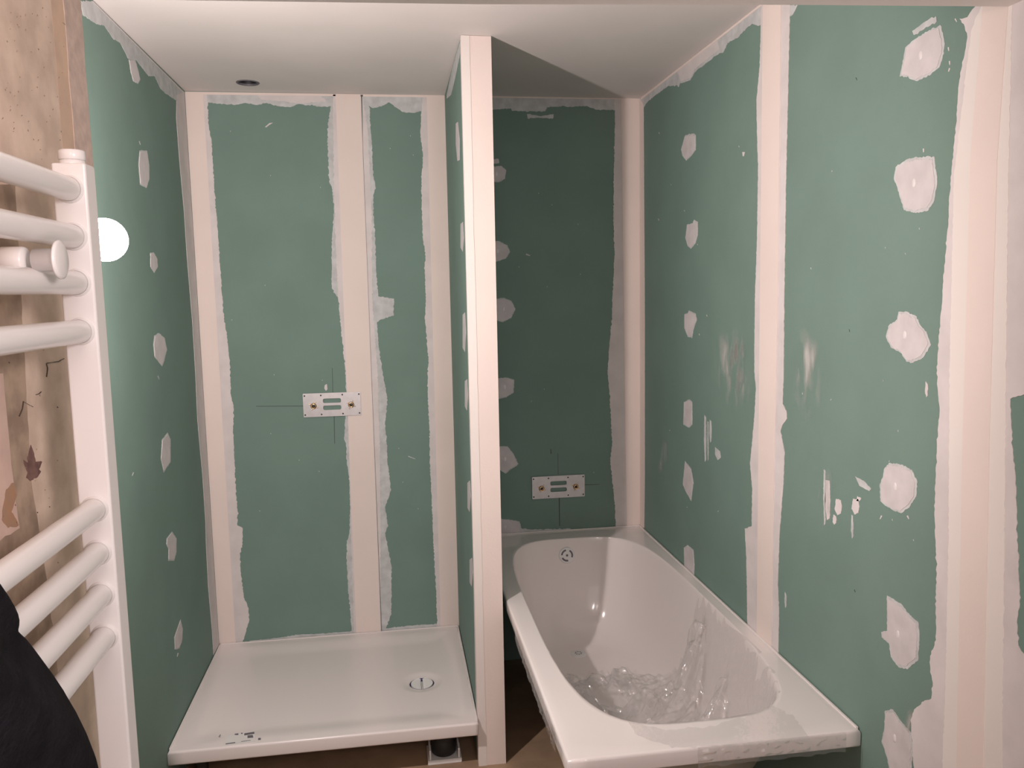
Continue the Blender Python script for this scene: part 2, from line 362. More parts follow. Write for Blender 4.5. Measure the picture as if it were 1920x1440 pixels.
J = [(1428, 0), (1428, 10), (1425, 125), (1419, 187), (1420, 250), (1422, 312), (1420, 450), (1416, 560), (1415, 693), (1418, 729), (1415, 782), (1407, 871), (1411, 915), (1410, 987), (1397, 991), (1400, 1049), (1402, 1173),
     (1403, 1200), (1460, 1225), (1461, 1151), (1459, 1093), (1462, 1004), (1469, 915), (1472, 849), (1464, 809), (1469, 795), (1476, 785), (1475, 770), (1468, 757), (1470, 700), (1471, 560), (1475, 312), (1478, 187), (1482, 10), (1482, -20)]
W.patch(J, 'compound', .0012, .0008)
W.patch([(1432, 0), (1420, 1185), (1419, 1205), (1447, 1225), (1452, 915), (1460, 560), (1462, 312), (1466, 10), (1466, -20)], 'tape', .0026, 0)
W.patch([(1482, 10), (1496, 10), (1490, 22), (1484, 30), (1481, 30)], 'compound_thin', .0008)
W.blobs([[(1710, 80), (1735, 62), (1762, 50), (1768, 75), (1768, 100), (1760, 125), (1745, 138), (1720, 150), (1700, 142), (1690, 142), (1697, 110), (1700, 90)],
         [(1679, 335), (1682, 315), (1700, 302), (1720, 297), (1750, 296), (1753, 320), (1755, 345), (1750, 375), (1740, 392), (1718, 397), (1697, 392), (1690, 370), (1685, 350)],
         [(1664, 630), (1670, 610), (1684, 600), (1686, 587), (1700, 586), (1718, 595), (1724, 610), (1735, 622), (1743, 645), (1730, 668), (1712, 678), (1700, 676), (1690, 660), (1675, 652), (1667, 640)],
         [(1652, 908), (1658, 893), (1660, 880), (1668, 870), (1690, 873), (1708, 882), (1718, 905), (1716, 930), (1705, 948), (1690, 960), (1680, 957), (1660, 945), (1653, 938)],
         [(1665, 1120), (1690, 1135), (1705, 1155), (1720, 1168), (1722, 1190), (1720, 1235), (1700, 1252), (1685, 1248), (1672, 1230), (1668, 1205), (1656, 1195), (1655, 1185), (1665, 1183)],
         [(1661, 1335), (1675, 1333), (1690, 1355), (1707, 1375), (1710, 1400), (1708, 1445), (1670, 1445), (1665, 1420), (1655, 1390), (1660, 1365)]])
W.patch([(1711, 58), (1740, 38), (1756, 30), (1757, 40), (1745, 48), (1714, 66)], 'compound_thin', .0008)
J2 = [(1834, 0), (1830, 12), (1815, 32), (1800, 35), (1810, 50), (1815, 70), (1812, 90), (1808, 110), (1800, 150), (1797, 180), (1795, 220), (1790, 270), (1785, 320), (1780, 400), (1776, 450), (1768, 545), (1768, 560), (1764, 600), (1757, 700), (1760, 740), (1763, 770), (1760, 800), (1757, 860), (1755, 900), (1753, 960), (1757, 1080), (1755, 1150), (1756, 1200), (1745, 1230), (1745, 1260), (1750, 1280), (1747, 1310), (1735, 1313), (1715, 1330), (1708, 1350), (1712, 1400), (1715, 1460)]
RJ = [(1960, 1460), (1960, 1290), (1925, 1235), (1915, 1220), (1910, 1210), (1908, 1160), (1912, 1140), (1912, 1100), (1908, 1000), (1905, 900), (1900, 850), (1897, 790), (1895, 748), (1920, 740), (1960, 700), (1960, -10)]
W.patch(J2+RJ, 'compound', .0012, .001)
W.patch([(1790, 330), (1782, 700), (1780, 1000), (1775, 1250), (1768, 1460), (1880, 1460), (1885, 1000), (1888, 700), (1893, 300), (1900, 0), (1846, 0), (1822, 60)], 'board_white', .0018, .0008)
W.patch([(1846, 0), (1822, 300), (1808, 800), (1795, 1460), (1845, 1460), (1858, 800), (1872, 300), (1893, 0)], 'tape', .0026, 0)
for x, y in ((1847, 455), (1835, 760), (1862, 134), (1824, 1050), (1815, 1330)): W.fleck((x, y), 1.2, 9, 'wallpaper_dark', 1.3); W.fleck((x+1, y+4), .8, 5, 'wallpaper_dark', 1.3)
# trowel marks
for x0, y0, y1, w_ in ((1321, 778, 866, 3), (1327, 790, 864, 1.5), (1331, 787, 830, 3), (1545, 880, 985, 3), (1549, 900, 975, 7), (1568, 935, 966, 9), (1563, 965, 984, 5), (1600, 935, 965, 10), (1597, 965, 1010, 3), (1608, 930, 940, 6), (1736, 715, 745, 4), (1472, 1110, 1140, 2.5)):
    W.patch([(x0, y0), (x0+w_, y0+random.uniform(0, 6)), (x0+w_*1.2, (y0+y1)/2), (x0+w_, y1-3), (x0+w_*.3, y1), (x0-w_*.3, (y0+y1)/2+4)], 'compound_thin' if w_ < 4 else 'compound', .0007, .0006, .004)
W.patch([(1604, 893), (1622, 903), (1634, 917), (1630, 921), (1612, 911)], 'compound_thin', .0007, .0006)
W.patch([(1341, 838), (1350, 846), (1352, 858), (1346, 863), (1341, 852)], 'compound_thin', .0007, .0006)
W.patch([(1392, 285), (1397, 285), (1395, 293), (1393, 293)], 'compound', .0007, 0)
for P in ([(1340, 640), (1350, 620), (1385, 612), (1412, 640), (1413, 700), (1405, 760), (1375, 780), (1350, 740), (1335, 690)], [(1480, 620), (1510, 610), (1545, 650), (1540, 760), (1510, 800), (1485, 740)], [(1365, 630), (1395, 620), (1400, 700), (1385, 750), (1368, 700)],
          [(1535, 880), (1560, 875), (1565, 980), (1545, 1000), (1532, 950)], [(1230, 830), (1250, 815), (1255, 880), (1235, 890)], [(1700, 1430), (1714, 1330), (1700, 1330), (1690, 1360)]): W.haze(P)
for _ in range(34):
    x = random.uniform(1215, 1740)
    if 1395 < x < 1485: continue
    W.fleck((x, random.uniform(230, 1050)), .9, random.uniform(1.5, 4), 'compound')
for x, y in ((1606, 148), (1593, 620), (1603, 1108)): W.fleck((x, y), 1.2, 5, 'pencil')
for x, y in ((1779, 92), (1781, 118), (1780, 131), (1732, 282), (1793, 38), (1703, 970), (1652, 970)): W.fleck((x, y), 2.5, 7, 'compound')
W.done()

# ------------------------------------------------------------ partition between shower and bath
b = bmesh.new(); box(b, XD1, XD2, YD, YB, ZF, ZC, 0)
W = Wall('wall_partition', 'x', XD1, -1); W.b.free(); W.b = b; W.lay = b.verts.layers.float.new('cover')
W.mats = ['green_board']
W.patch([(855, 232), (859, 228), (862, 260), (862, 300), (858, 302), (855, 270)], 'blob', .001, .0005)
for x, y0, y1 in ((864, 420, 472), (868, 590, 660), (872, 715, 770), (877, 905, 960), (881, 1050, 1100)): W.patch([(x, y0), (x+4, y0-4), (x+6, (y0+y1)/2), (x+4, y1), (x, y1-8)], 'blob', .001, .0005)
W.patch([(848, 130), (864, 74), (864, 95), (853, 150), (846, 178), (838, 185), (838, 178)], 'compound_thin', .001, .0008)
# compound wrapping the corner bead along the front
W.patch(None, 'compound', .0012, .0012, .02, uv=[(YD, ZF), (YD+.05, ZF), (YD+.045, -1.2), (YD+.03, -.9), (YD+.035, -.5), (YD+.025, 0), (YD+.03, .4), (YD+.03, ZC-.002), (YD, ZC-.002)])
W.ax, W.v, W.face = 'y', YD, -1
W.patch(None, 'tape', .003, 0, uv=[(XD1-.002, ZF), (XD2+.001, ZF), (XD2+.001, ZC-.001), (XD1-.002, ZC-.001)])
W.patch(None, 'board_white', .0045, .0004, .05, uv=[(XD1, ZF), (XD1+.026, ZF), (XD1+.025, ZC-.001), (XD1, ZC-.001)])
W.done()

# ------------------------------------------------------------ near wall with marbled wallpaper
W = Wall('wall_near', 'x', XN, 1)
W.slab(((-.7, YN), (ZF, ZS)), .9, 'wallpaper')
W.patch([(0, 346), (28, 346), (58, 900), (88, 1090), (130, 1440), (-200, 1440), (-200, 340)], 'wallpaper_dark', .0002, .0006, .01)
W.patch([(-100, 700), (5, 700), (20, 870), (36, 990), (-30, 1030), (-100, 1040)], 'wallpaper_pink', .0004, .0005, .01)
W.patch(None, 'wallpaper_orange', .0002, .0005, .02, uv=[(1.035, ZF), (1.072, ZF), (1.068, ZS), (1.03, ZS)])
W.patch(None, 'wallpaper_grey', .0010, .0010, .01, uv=[(1.070, ZF), (YN, ZF), (YN, ZS), (1.068, ZS)])
W.patch([(44, 870), (43, 862), (52, 868), (50, 858), (57, 834), (63, 850), (66, 866), (78, 866), (72, 880), (76, 884), (68, 896), (56, 902), (48, 896), (51, 886)], 'leaf_print', .0005, .0004, .003)
W.patch([(4, 950), (10, 918), (24, 905), (30, 930), (20, 960), (34, 985), (14, 990), (2, 975)], 'leaf_orange', .0006, .0006, .004)
def vein(pts, wd=1.0):
    L = [(x, y) for x, y in pts]; W.patch(L+[(x+wd, y+wd*.8) for x, y in L[::-1]], 'vein', .0007, .0002, .004)
vein([(126, 8), (127, 20), (128, 36), (131, 55), (134, 72)], 1.4); vein([(116, 42), (124, 48), (130, 58)]); vein([(136, 76), (137, 84)], 2)
vein([(86, 706), (88, 690), (86, 682)]); vein([(86, 681), (98, 679), (110, 677), (119, 672)]); vein([(34, 780), (40, 766), (42, 752), (52, 758), (60, 762)], 1.6); vein([(66, 740), (72, 738), (76, 734)])
for _ in range(60): W.fleck((random.uniform(2, 120), random.uniform(10, 300)), .9, random.uniform(1, 4), 'wallpaper_dark')
for _ in range(50): W.fleck((random.uniform(2, 110), random.uniform(340, 1250)), 1.0, random.uniform(1, 4), 'vein' if _ % 3 == 0 else 'wallpaper_dark')
W.done()

# ------------------------------------------------------------ recessed lamp ring in the shower ceiling
t = tag(empty('recessed_lamp_housing', (HX, HY, ZC)), 'round empty black recessed lamp housing cut into the ceiling above the shower', 'ceiling light')
b = bmesh.new(); lathe(b, (0, 0, 0), (0, 0, 1), [(HR-.002, .06), (HR-.002, -.0005), (HR-.001, -.0025), (HR+.003, -.0028), (HR+.005, -.001), (HR+.005, 0)], 48); obj('ring', b, 'grey_dark', t)
b = bmesh.new(); lathe(b, (0, 0, .0), (0, 0, 1), [(HR-.0022, .004), (HR-.006, .012), (HR-.006, .07), (0, .07)], 48); obj('housing', b, 'black', t)

# ------------------------------------------------------------ lofts from a circle or oval out to a rectangle
def rect_dirs(x0, x1, y0, y1, c, n=128):
    """angles and distances to the rectangle perimeter including its corners"""
    A = [2*math.pi*k/n for k in range(n)]
    for x in (x0, x1):
        for y in (y0, y1):
            a = math.atan2(y-c[1], x-c[0]) % (2*math.pi); j = min(range(n), key=lambda k: abs(A[k]-a)); A[j] = a
    out = []
    for a in A:
        d = (math.cos(a), math.sin(a)); t = 1e9
        if d[0] > 1e-9: t = min(t, (x1-c[0])/d[0])
        if d[0] < -1e-9: t = min(t, (x0-c[0])/d[0])
        if d[1] > 1e-9: t = min(t, (y1-c[1])/d[1])
        if d[1] < -1e-9: t = min(t, (y0-c[1])/d[1])
        out.append((a, t))
    return out
def skin(b, rings, mi=0, close=None):
    R = [[b.verts.new(p) for p in r] for r in rings]; n = len(R[0])
    for A, B in zip(R, R[1:]):
        for k in range(n):
            f = b.faces.new((A[k], A[(k+1) % n], B[(k+1) % n], B[k])); f.smooth = True; f.material_index = mi
    if close: f = b.faces.new(R[-1]); f.smooth = False
    return R

# ------------------------------------------------------------ shower tray
TX0, TX1, TY0, TY1 = XL+.003, XD1-.003, YT, YB-.004
DC = (.067, 2.889); DR = .046
tray = tag(empty('shower_tray', ((TX0+TX1)/2, (TY0+TY1)/2, ZF)), 'white rectangular shower tray raised off the floor between left wall and partition', 'shower tray')
def inset(x, y, g):   # move a perimeter point inwards
    return (min(max(x, TX0+g), TX1-g), min(max(y, TY0+g), TY1-g))
def tz(x, y):
    d = min(x-TX0, TX1-x, TY1-y, y-TY0)
    s = min(1, max(0, (d-.03)/.10)); s = s*s*(3-2*s)
    dd = math.hypot(x-DC[0], y-DC[1]); q = min(1, max(0, (dd-DR)/.035)); q = q*q*(3-2*q)
    return ZT-.011*s-.006*(1-q) - .004*s*(1-min(1, dd/.8))
D = rect_dirs(TX0, TX1, TY0, TY1, DC, 160)
rings = []
rings.append([(DC[0]+math.cos(a)*(DR-.001), DC[1]+math.sin(a)*(DR-.001), ZT-.05) for a, t in D])
rings.append([(DC[0]+math.cos(a)*(DR-.001), DC[1]+math.sin(a)*(DR-.001), ZT-.026) for a, t in D])
for k in range(46):
    r_ = []
    for a, t in D:
        u = k/45; u = u**1.3; rr = DR+(t-DR)*u; x, y = DC[0]+math.cos(a)*rr, DC[1]+math.sin(a)*rr
        x, y = inset(x, y, .006); r_.append((x, y, tz(x, y)))
    rings.append(r_)
per = [(DC[0]+math.cos(a)*t, DC[1]+math.sin(a)*t) for a, t in D]
for g, dz in ((.004, -.0005), (.002, -.002), (.0005, -.0045), (0, -.008), (0, -.040), (.001, -.044), (.004, -.046), (.03, -.046)):
    rings.append([(*inset(x, y, g), ZT+dz) for x, y in per])
rings.append([(DC[0]+math.cos(a)*(DR+.004), DC[1]+math.sin(a)*(DR+.004), ZT-.05) for a, t in D])
b = bmesh.new(); skin(b, rings)
# raised lip on the three wall sides
box(b, TX0, TX0+.005, TY0+.02, TY1, ZT-.006, ZT+.003, bev=.001); box(b, TX1-.005, TX1, TY0+.02, TY1, ZT-.006, ZT+.003, bev=.001); box(b, TX0, TX1, TY1-.005, TY1, ZT-.006, ZT+.003, bev=.001)
for v in b.verts: v.co -= tray.location
bmesh.ops.recalc_face_normals(b, faces=b.faces)
obj('tray_body', b, 'tray_acrylic', tray)
b = bmesh.new()
dz = ZT-.030; L = lambda x, y, z: Vector((x, y, z))-tray.location
lathe(b, L(DC[0], DC[1], dz-.02), (0, 0, 1), [(DR-.0005, .0285), (DR-.0025, .0285), (DR-.003, .016), (DR-.003, 0), (0, 0)], 48, 0)
dro = tag(obj('drain', b, 'drain_shade_blue', tray), 'round drain with shadow at its rim coloured dark blue')  # dark blue paints the ring of shadow inside the drain hole
b = bmesh.new()
for sgn in (-1, 1):
    pts = [(sgn*(.0035+ (DR-.009)*max(0, math.cos(t))), (DR-.006)*math.sin(t)-.002) for t in [math.pi*(k/16-.5) for k in range(17)]]
    base = L(DC[0], DC[1], dz-.008); up = [b.verts.new(base+Vector((x, y, .017+(.003 if abs(x) > .01 else 0)))) for x, y in pts]; dn = [b.verts.new(base+Vector((x, y, 0))) for x, y in pts]
    b.faces.new(up); b.faces.new(dn)
    for k in range(len(pts)): b.faces.new((up[k], up[(k+1) % len(pts)], dn[(k+1) % len(pts)], dn[k]))
box(b, base.x-.002, base.x+.002, base.y-.035, base.y+.035, base.z, base.z+.008)
bmesh.ops.recalc_face_normals(b, faces=b.faces)
obj('drain_insert', b, 'white_plastic', dro)
for x, y in ((TX0+.08, TY0+.09), (TX1-.05, TY0+.45), (TX0+.08, TY1-.09), (TX1-.05, TY1-.07), (-.25, TY1-.3)):
    b = bmesh.new(); lathe(b, L(x, y, ZF), (0, 0, 1), [(0, 0), (.045, 0), (.045, .012), (.02, .02), (.02, .11), (.04, .115), (.04, -ZF+ZT-.046), (0, -ZF+ZT-.046)], 24); obj('foot', b, 'black_plastic', tray)
# paper label on the front left of the tray
b = bmesh.new()
def quad_on(b, P, z, mi, th=.0003):
    up = [b.verts.new(on(x, y, 'z', z)+Vector((0, 0, th))) for x, y in P]; dn = [b.verts.new(on(x, y, 'z', z)) for x, y in P]
    b.faces.new(up).material_index = mi; b.faces.new(dn[::-1]).material_index = mi
    for k in range(len(P)): b.faces.new((dn[k], dn[(k+1) % len(P)], up[(k+1) % len(P)], up[k])).material_index = mi
ZL = ZT-.0055
quad_on(b, [(421, 1379), (477, 1371), (479, 1390), (422, 1397)], ZL+.006, 0)
for P in ([(458, 1375), (477, 1372), (477, 1376), (458, 1379)], [(452, 1374), (455, 1374), (455, 1376), (452, 1376)], [(440, 1376), (447, 1375), (447, 1378), (440, 1378)], [(464, 1379), (474, 1378), (475, 1383), (464, 1384)], [(423, 1394), (441, 1391.5), (441, 1393.3), (423, 1395.6)], [(452, 1390), (470, 1387.6), (470, 1388.4), (452, 1391)], [(484, 1384), (489, 1383.5), (489, 1387), (484, 1387.5)], [(410, 1381), (413, 1377), (414, 1378), (411, 1382)]):
    quad_on(b, P, ZL+.0064, 1)
o = obj('label_sticker', b, ['paper', 'grey_dark']); tag(o, 'small peeling white paper sticker with tiny dark print on shower tray front left corner', 'sticker')

# siphon trap under the tray
t = tag(empty('siphon_trap', (.13, 2.66, ZF)), 'black round drain trap on a white square base under the shower tray', 'drain trap')
b = bmesh.new(); box(b, -.058, .058, -.05, .05, 0, .016, bev=.002); box(b, -.052, -.046, -.045, .045, .016, .05, bev=.001); box(b, .046, .052, -.045, .045, .016, .05, bev=.001); obj('base', b, 'white_plastic', t)
b = bmesh.new(); lathe(b, (0, 0, .0165), (0, 0, 1), [(0, 0), (.036, 0), (.042, .006), (.043, .05), (.038, .06), (.043, .066), (.043, .10), (.02, .11), (.0, .11)], 32); obj('trap_body', b, 'black_plastic', t)

# ------------------------------------------------------------ bathtub
BX0, BX1, BY0, BY1 = XB, XR-.003, YBF, YB-.004
OC = (.711, 2.487)
def super_pt(a, c, ha, hb, n):
    ca, sa = math.cos(a), math.sin(a)
    r = (abs(ca/ha)**n+abs(sa/hb)**n)**(-1/n); return c[0]+ca*r, c[1]+sa*r
PROF = [(0, 0), (.004, .0015), (.012, .006), (.02, .014), (.035, .035), (.07, .08), (.12, .135), (.185, .19), (.265, .24), (.36, .285), (.47, .322), (.6, .352), (.73, .372), (.87, .388), (1, .396)]
def ring_par(w_):
    c = (OC[0]+(.70-OC[0])*w_, OC[1]+(2.62-OC[1])*w_); return c, .297+(.175-.297)*w_, .736+(.44-.736)*w_, 3.8+(2.9-3.8)*w_
def depth_at(w_):
    for (a0, h0), (a1, h1) in zip(PROF, PROF[1:]):
        if w_ <= a1: return h0+(h1-h0)*(w_-a0)/(a1-a0)
    return PROF[-1][1]
def ztub(x, y):
    def val(w_):
        c, ha, hb, n = ring_par(w_); return abs((x-c[0])/ha)**n+abs((y-c[1])/hb)**n
    if val(0) >= 1: return ZB
    if val(1) <= 1: return ZB-.398
    lo, hi = 0, 1
    for _ in range(22):
        mid = (lo+hi)/2
        if val(mid) < 1: lo = mid
        else: hi = mid
    return ZB-depth_at(lo)
tub = tag(empty('bathtub', ((BX0+BX1)/2, (BY0+BY1)/2, ZF)), 'glossy white acrylic bathtub set along the right wall, rim bare and front open', 'bathtub')
D = rect_dirs(BX0, BX1, BY0, BY1, OC, 160)
def binset(x, y, g, r=.0):
    return (min(max(x, BX0+g), BX1-g), min(max(y, BY0+g), BY1-g))
per = [(OC[0]+math.cos(a)*t, OC[1]+math.sin(a)*t) for a, t in D]
rings = [];
rings.append([(*binset(x, y, .03), ZB-.042) for x, y in per])
for g, dz in ((.004, -.042), (.001, -.040), (0, -.036), (0, -.008), (.001, -.004), (.003, -.0015), (.007, 0)):
    rings.append([(*binset(x, y, g), ZB+dz) for x, y in per])
for k in (.25, .5, .75, .93):
    rings.append([tuple(Vector((*binset(x, y, .007), ZB)).lerp(Vector((*super_pt(a, OC, .297, .736, 3.8), ZB)), k)) for (a, t), (x, y) in zip(D, per)])
for w_, h in PROF:
    c, ha, hb, n = ring_par(w_); rings.append([(*super_pt(a, c, ha, hb, n), ZB-h) for a, t in D])
for k in (.8, .55, .3, .1):
    rings.append([(*super_pt(a, (.70, 2.62), .175*k, .44*k, 2.9-.9*(1-k)), ZB-.398-.004*(1-k)) for a, t in D])
b = bmesh.new(); skin(b, rings, close=True)
box(b, BX1-.006, BX1, BY0+.01, BY1, ZB-.006, ZB+.003, bev=.001); box(b, BX0, BX1, BY1-.006, BY1, ZB-.006, ZB+.003, bev=.001)
for v in b.verts: v.co -= tub.location
bmesh.ops.recalc_face_normals(b, faces=b.faces)
obj('tub_body', b, 'acrylic', tub)
# raw outer shell of the bowl, seen below the rim
rings = []
for w_, h in PROF[4:]:
    c, ha, hb, n = ring_par(w_); rings.append([(*super_pt(a, c, ha+.012, hb+.012, n), ZB-h-.010) for a, t in D])
rings.insert(0, [(x, y, ZB-.02) for x, y, z in rings[0]])
b = bmesh.new(); skin(b, rings, close=True)
for v in b.verts: v.co -= tub.location
bmesh.ops.recalc_face_normals(b, faces=b.faces)
obj('outer_shell', b, 'shell', tub)
LB = lambda x, y, z: Vector((x, y, z))-tub.location
for x, y in ((.60, 2.28), (.80, 2.28), (.60, 2.98), (.80, 2.98)):
    b = bmesh.new(); lathe(b, LB(x, y, ZF), (0, 0, 1), [(0, 0), (.03, 0), (.03, .008), (.008, .014), (.008, ZB-.40-ZF), (0, ZB-.40-ZF)], 20); obj('leg', b, 'steel', tub)
# drain and overflow
b = bmesh.new(); lathe(b, LB(.688, 2.99, ZB-.4005), (0, 0, 1), [(0, .006), (.012, .0065), (.027, .006), (.031, .0035), (.033, 0)], 40); dr = tag(obj('drain', b, 'white_plastic', tub), 'white drain cover')
b = bmesh.new()
for k in range(8):
    a = 2*math.pi*k/8; c = LB(.688, 2.99, ZB-.4005); d = Vector((math.cos(a), math.sin(a), 0))
    cyl(b, c+d*.012+Vector((0, 0, .0055)), c+d*.012+Vector((0, 0, .0069)), .0028, n=10)
obj('drain_hole', b, 'grey_dark', dr)
zo = ZB-.068
yo = 3.3
while ztub(.693, yo) > zo: yo -= .0005
nrm = Vector((0, -(ztub(.693, yo+.002)-ztub(.693, yo-.002))/.004, 1)).normalized()
oc = LB(.693, yo, zo)
b = bmesh.new(); lathe(b, oc, nrm, [(.034, -.002), (.034, .003), (.030, .005), (.008, .006), (0, .006)], 40); of = tag(obj('overflow_cover', b, 'white_plastic', tub), 'round white overflow cover with dark curved slots')
b = bmesh.new(); tx = Vector((1, 0, 0)); ty = nrm.cross(tx)
for a0, a1, rr in ((100, 175, .022), (-25, 60, .022), (205, 280, .022)):
    vs = []
    n_ = 12
    for rad in (rr-.0035, rr+.0035):
        vs.append([oc+nrm*.0064+(tx*math.cos(math.radians(a0+(a1-a0)*k/n_))+ty*math.sin(math.radians(a0+(a1-a0)*k/n_)))*rad for k in range(n_+1)])
    lo = [[b.verts.new(p-nrm*.002) for p in r] for r in vs]; hi = [[b.verts.new(p) for p in r] for r in vs]
    for k in range(n_):
        b.faces.new((hi[0][k], hi[0][k+1], hi[1][k+1], hi[1][k])); b.faces.new((lo[0][k], lo[1][k], hi[1][k], hi[0][k])) if k == 0 else None
        b.faces.new((lo[0][k], lo[0][k+1], hi[0][k+1], hi[0][k])); b.faces.new((lo[1][k], lo[1][k+1], hi[1][k+1], hi[1][k]))
cyl(b, oc+nrm*.005, oc+nrm*.0068, .005, n=16)
obj('overflow_slot', b, 'grey_dark', of)

# ------------------------------------------------------------ crumpled protective film lying in the tub
NX, NY = 38, 78
b = bmesh.new()
V = {}
YF = 2.95
def fx(i, j): return XB-.004+(XR-.012-XB+.004)*i/NX, BY0-.004+(YF-BY0)*j/NY
rf = random.Random(11)
FOLD = [(rf.uniform(0, math.pi), rf.uniform(5, 17), rf.uniform(0, 1), rf.uniform(.5, 1)) for _ in range(9)]+[(rf.uniform(0, math.pi), rf.uniform(22, 45), rf.uniform(0, 1), rf.uniform(1.0, 1.9)) for _ in range(7)]
def tri(t): t = t % 1; return abs(2*t-1)
def crumple(x, y):
    wx, wy = .05*noise.noise(Vector((x*6, y*6, 1))), .05*noise.noise(Vector((x*6, y*6, 8))); s = 0; tw = 0
    for a, fr, ph, wt in FOLD:
        g = .35+noise.noise(Vector((x*4+a*9, y*4, ph*20))); wgt = max(0, g)*wt/fr*9
        s += wgt*tri(((x+wx)*math.cos(a)+(y+wy)*math.sin(a))*fr+ph); tw += wt/fr*9*.6
    return s/tw
FR = [(.74, 2.28, .955, 2.44, .07, .27, .075), (.52, 2.46, .76, 2.28, .08, .15, .07), (.62, 2.62, .78, 2.50, .05, .10, .06), (.50, 2.66, .58, 2.44, .05, .09, .06), (.80, 2.10, .95, 2.22, .10, .14, .08), (.70, 2.74, .74, 2.55, .02, .08, .05)]
def seg(x, y, ax, ay, bx_, by_):
    t = max(0, min(1, ((x-ax)*(bx_-ax)+(y-ay)*(by_-ay))/((bx_-ax)**2+(by_-ay)**2))); return math.hypot(x-ax-t*(bx_-ax), y-ay-t*(by_-ay)), t
for i in range(NX+1):
    for j in range(NY+1):
        x, y = fx(i, j)
        if ztub(x, y) < ZB-.02: x += rf.uniform(-.006, .006); y += rf.uniform(-.006, .006)
        base = ztub(x, y); inside = base < ZB-.02
        fr = min(1, max(0, (ZB-base)/.10))*min(1, max(.12, (.985-x)/.10))
        c = crumple(x, y)
        z = base+.004+(.004+.085*fr)*c
        if inside:     # gathered ridges running up to a peak by the right wall of the bowl
            for ax_, ay_, bx_, by_, h0, h1, wd in FR:
                d, t = seg(x, y, ax_, ay_, bx_, by_); z += (h0+(h1-h0)*t)*max(0, 1-d/wd)**1.5*(.65+.6*c)
        z = min(z, max(ZB+.010, base+.010))
        V[i, j] = b.verts.new((x, y, max(base+.003, z+(rf.uniform(-.016, .020)*(fr if inside else 0)))))
def inside_film(x, y):
    e = noise.noise(Vector((x*9, y*9, 5)))*.06+noise.noise(Vector((x*40, y*40, 5)))*.012
    if ztub(x, y) < ZB-.012: return y < 2.72+e*1.3-1.1*max(0, x-.84)-.6*max(0, .5-x)
    return False
for i in range(NX):
    for j in range(NY):
        x, y = fx(i+.5, j+.5)
        if inside_film(x, y): f = b.faces.new((V[i, j], V[i+1, j], V[i+1, j+1], V[i, j+1])); f.smooth = True
for v in [v for v in b.verts if not v.link_faces]: b.verts.remove(v)
bmesh.ops.triangulate(b, faces=b.faces, quad_method='ALTERNATE')
bmesh.ops.subdivide_edges(b, edges=[e for e in b.edges if min(v.co.z for v in e.verts) < ZB-.03], cuts=2, smooth=.3, use_grid_fill=True)
for v in b.verts: v.co.z = max(v.co.z, ztub(v.co.x, v.co.y)+.003)
for f in b.faces: f.smooth = True
o = obj('plastic_film', b, 'film'); tag(o, 'crumpled clear plastic protective film lying inside front half of the bathtub', 'plastic film')
me = shape2d([ragged([(p.x, p.y) for p in (on(x, y, 'z', ZB) for x, y in [(1175, 1352), (1250, 1370), (1330, 1362), (1400, 1344), (1446, 1322), (1490, 1346), (1520, 1390), (1400, 1398), (1260, 1404), (1195, 1380)])], .003, .01)], .0006)
tb = bmesh.new(); tb.from_mesh(me); bmesh.ops.delete(tb, geom=[f for f in tb.faces if f.normal.z < .9 or f.calc_center_median().z < 0], context='FACES')
for v in tb.verts: v.co.z += ZB+.0015
rs = obj('rim_sheet', tb, 'film_flat', o)
# strip of the film stuck on the front edge of the rim and the left edge
b = bmesh.new(); nz = 14; nx = 60
grid = {}
for i in range(nx+1):
    for j in range(nz+1):
        x = BX0+.30+(.36)*i/nx; z = ZB+.0015-.048*j/nz; n1 = noise.noise(Vector((x*40, z*60, 1)))
        grid[i, j] = b.verts.new((x, BY0-.003-.006*abs(n1)*(1 if j > 0 else .3), z+(.006*noise.noise(Vector((x*30, 0, 3))) if j == nz else 0)))
for i in range(nx):
    for j in range(nz): b.faces.new((grid[i, j], grid[i+1, j], grid[i+1, j+1], grid[i, j+1])).smooth = True
obj('edge_strip', b, 'film', o); b = bmesh.new()
grid = {}
for i in range(90+1):
    for j in range(8+1):
        y = BY0+.12+.62*i/90; z = ZB-.001-.05*j/8
        grid[i, j] = b.verts.new((XB-.002-.007*abs(noise.noise(Vector((y*35, z*50, 2)))), y, z-(.012*abs(noise.noise(Vector((y*60, 1, 7)))) if j == 8 else 0)))
for i in range(90):
    for j in range(8): b.faces.new((grid[i, j], grid[i+1, j], grid[i+1, j+1], grid[i, j+1])).smooth = True
obj('edge_strip', b, 'film', o)

